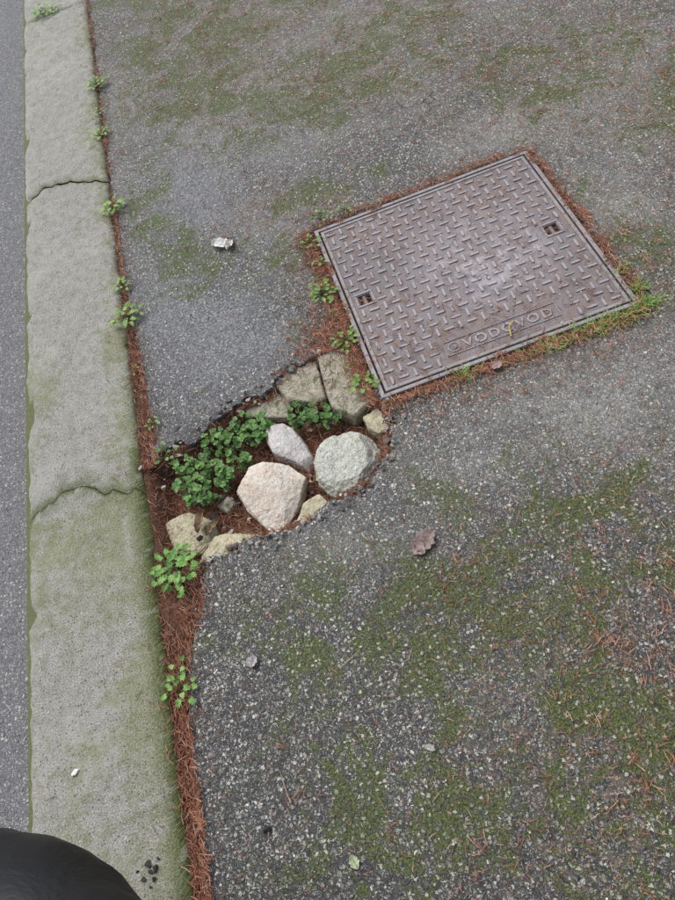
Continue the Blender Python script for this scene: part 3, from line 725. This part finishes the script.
# ------------------------------------------------------------------ small litter
def dleaf(name,x,y,z,size,col,seed,curl=.35,asp=.6,ang=0):
    r=random.Random(seed);n=9;m=7;vs=[];fs=[];cs=[]
    for i in range(n):
        u=i/(n-1);wd=asp*size*math.sin(math.pi*min(.98,u*.96+.02))**.7*.5
        for j in range(m):
            v=j/(m-1)*2-1;a=(u-.5)*size;b=v*wd*(1+.18*math.sin(u*21+seed))
            zz=z+curl*size*(v*v*.35+.25*N3(u*3,v*2,seed,1.)+.15*math.sin(u*9+seed)*.5)+.003
            c_=math.cos(ang);s_=math.sin(ang);vs.append((x+a*c_-b*s_,y+a*s_+b*c_,max(z+.002,zz)));q=r.uniform(.7,1.15)*(.6 if abs(v)<.15 else 1);cs.append([k_*q for k_ in col])
    for i in range(n-1):
        for j in range(m-1): fs.append((i*m+j,i*m+j+1,(i+1)*m+j+1,(i+1)*m+j))
    return mesh_obj(name,vs,fs,[M_dead],cols=cs,smooth=True)
dleaf("dead_leaf",.036,.613,.003,.055,(.30,.22,.20),1,.25,.75,.6)
dleaf("dead_leaf",.018,.600,.006,.035,(.34,.25,.23),5,.3,.8,2.2)
dleaf("dead_leaf",-.225,1.712,.004,.062,(.85,.82,.78),2,.45,.6,2.6)
dleaf("dead_leaf",-.200,1.690,.010,.04,(.78,.74,.68),7,.5,.6,1.0)
dleaf("dead_leaf",-.196,1.712,.004,.035,(.08,.06,.05),9,.5,.5,2.0)
dleaf("dead_leaf",.331,.969,.006,.030,(.42,.30,.28),11,.4,.7,.3)
dleaf("dead_leaf",-.366,.488,.004,.026,(.42,.39,.39),12,.3,.9,1.3)
dleaf("dead_leaf",-.258,.102,.004,.024,(.46,.52,.32),13,.4,.7,1.9)
dleaf("dead_leaf",-.08,.235,.004,.022,(.50,.48,.45),14,.4,.5,2.4)
dleaf("dead_leaf",-.430,.850,-.02,.06,(.30,.21,.13),15,.6,.35,1.2)
dleaf("dead_leaf",-.405,.83,-.03,.05,(.36,.27,.16),16,.6,.35,.7)
pb=PB()
for a_,b_ in [((.392,1.035,.010),(.398,1.062,.013)),((.398,1.062,.013),(.415,1.078,.010))]: pb.stem(a_,b_,.0026,(.66,.48,.14))
pb.done("twig")
pb=PB()
for (x,y,a,L) in [(-.19,2.0,1.2,.09),(-.21,1.86,1.9,.05),(-.05,1.3,.8,.05),(-.346,.22,1.7,.05),(-.20,.42,.4,.05),(.13,2.2,.3,.08),(-.12,1.47,2.6,.06),(.45,2.2,1.0,.09)]:
    pb.stem((x,y,.005),(x+L*math.cos(a),y+L*math.sin(a),.007),.0010,(.50,.36,.23))
pb.done("straw_litter")
def pebble(pb,x,y,z_,r,col,sd):
    rr=random.Random(sd);k=len(pb.v)
    bm=bmesh.new()
    for i in range(9):
        v=Vector((rr.gauss(0,1),rr.gauss(0,1),rr.gauss(0,1))).normalized()*r*rr.uniform(.75,1.15);bm.verts.new((x+v.x,y+v.y*.85,z_+v.z*.6))
    h=bmesh.ops.convex_hull(bm,input=bm.verts);bmesh.ops.delete(bm,geom=[g for g in h["geom_interior"] if isinstance(g,bmesh.types.BMVert)],context='VERTS')
    bm.verts.index_update()
    for v in bm.verts: pb.v.append(tuple(v.co));pb.c.append(col)
    for f in bm.faces: pb.f.append(tuple(k+v.index for v in f.verts))
    bm.free()
pb=PB();pebble(pb,-.749,.389,.008,.010,(.90,.88,.83),12);mesh_obj("pebble",pb.v,pb.f,[M_dead],cols=pb.c)
pb=PB()
for i,(x,y,r) in enumerate([(-.620,.195,.009),(-.606,.185,.008),(-.630,.175,.006),(-.612,.170,.006),(-.60,.2,.004),(-.64,.19,.004),(-.617,.182,.006),(-.396,.191,.010),(-.62,.16,.004),(-.40,.86,.012),(-.47,.85,.010),(-.44,.815,.012),(-.37,.90,.011)]):
    pebble(pb,x,y,.006 if y<.7 or y>2 else -.03,r,(.03,.03,.033),i)
for i in range(1200):
    x=random.uniform(-.5,1.0);y=random.uniform(-.1,2.6)
    if inpoly([(x,y)],holepoly)[0]: continue
    q=random.random();pebble(pb,x,y,.0035,random.uniform(.0015,.0040),(.66,.63,.58) if q<.5 else (.28,.27,.26),i)
for i in range(190):
    p=random.choice(HOLE);x=p[0]+random.gauss(0,.015);y=p[1]+random.gauss(0,.015)
    pebble(pb,x,y,.003 if not inpoly([(x,y)],holepoly)[0] else hole_depth(x,y)+.008,random.uniform(.003,.011),(.13,.13,.132) if random.random()<.6 else (.38,.36,.32),i+900)
for i in range(130):
    a=random.uniform(-.53,.03);b=random.uniform(.75,1.15)
    if inpoly([(a,b)],holepoly)[0]:
        q=random.random();pebble(pb,a,b,hole_depth(a,b)+.008,random.uniform(.003,.010),(.65,.60,.50) if q<.5 else (.17,.16,.15),i)
for i in range(500):
    x=-.87-abs(random.gauss(0,.1));y=random.uniform(0,3.8);pebble(pb,x,y,-.105,random.uniform(.001,.003),(.5,.48,.44),i)
mesh_obj("grit",pb.v,pb.f,[M_dead],cols=pb.c)

# ------------------------------------------------------------------ photographer's leg
def skin(name,pts,rad,eds,mat,parent):
    me=bpy.data.meshes.new(name);me.from_pydata(pts,eds,[]);me.materials.append(mat)
    ob=bpy.data.objects.new(name,me);sc.collection.objects.link(ob);ob.parent=parent
    ob.modifiers.new("s","SKIN")
    for i,r_ in enumerate(rad): me.skin_vertices[0].data[i].radius=(r_,r_)
    me.skin_vertices[0].data[0].use_root=True
    m=ob.modifiers.new("u","SUBSURF");m.levels=m.render_levels=3
    ob.modifiers["s"].use_smooth_shade=True
    return ob
leg=bpy.data.objects.new("photographer_leg",None);sc.collection.objects.link(leg)
tl=skin("trouser_leg",[(-.14,-.40,.86),(-.26,-.22,.70),(-.385,-.04,.56),(-.520,.082,.49),(-.645,.163,.45),(-.70,.145,.34),(-.72,.04,.20),(-.73,-.02,.09)],[.125,.115,.106,.104,.098,.084,.072,.075],[(i,i+1) for i in range(7)],M_black,leg)
tw=bpy.data.textures.new("cloth_folds",'CLOUDS');tw.noise_scale=.09;tw.noise_depth=1
m=tl.modifiers.new("folds","DISPLACE");m.texture=tw;m.strength=.022;m.mid_level=.5;m.texture_coords='GLOBAL'
skin("boot",[(-.73,-.06,.10),(-.73,-.05,.045),(-.73,.02,.042),(-.73,.09,.035),(-.73,.14,.030)],[.052,.042,.044,.046,.036],[(i,i+1) for i in range(4)],M_black,leg)

# ------------------------------------------------------------------ light
w=bpy.data.worlds.new("World");sc.world=w;w.use_nodes=True;nt=w.node_tree
bg=nt.nodes["Background"];sky=nt.nodes.new("ShaderNodeTexSky");sky.sky_type='NISHITA';sky.sun_disc=False
EL,AZ=math.radians(58),math.radians(-35)
sky.sun_elevation=EL;sky.sun_rotation=AZ
hs=nt.nodes.new("ShaderNodeHueSaturation");hs.inputs["Saturation"].default_value=.4
nt.links.new(sky.outputs[0],hs.inputs["Color"]);nt.links.new(hs.outputs[0],bg.inputs[0]);bg.inputs[1].default_value=.15
sl=bpy.data.lights.new("sun","SUN");sl.energy=3.0;sl.angle=math.radians(45);sl.color=(1,.975,.95)
so=bpy.data.objects.new("sun",sl);sc.collection.objects.link(so)
dirn=Vector((math.sin(AZ)*math.cos(EL),math.cos(AZ)*math.cos(EL),math.sin(EL)))
so.rotation_euler=dirn.to_track_quat('Z','Y').to_euler()
# ------------------------------------------------------------------ camera
f_,p_,r_,yw=708.72,.9812,-.4088,-.0877
F_=Vector((math.sin(yw)*math.cos(p_),math.cos(yw)*math.cos(p_),-math.sin(p_)));R0=Vector((math.cos(yw),-math.sin(yw),0));U0=R0.cross(F_)
Rr=math.cos(r_)*R0+math.sin(r_)*U0;Ur=-math.sin(r_)*R0+math.cos(r_)*U0
cd=bpy.data.cameras.new("camera");cam=bpy.data.objects.new("camera",cd);sc.collection.objects.link(cam);sc.camera=cam
M=Matrix((Rr,Ur,-F_)).transposed().to_4x4();M.translation=Vector((0,0,1.35));cam.matrix_world=M
cd.sensor_fit='VERTICAL';cd.sensor_height=24;cd.lens=24*f_/900;cd.clip_start=.02;cd.clip_end=200
sc.view_settings.view_transform='Standard';sc.view_settings.look='None';sc.view_settings.exposure=0
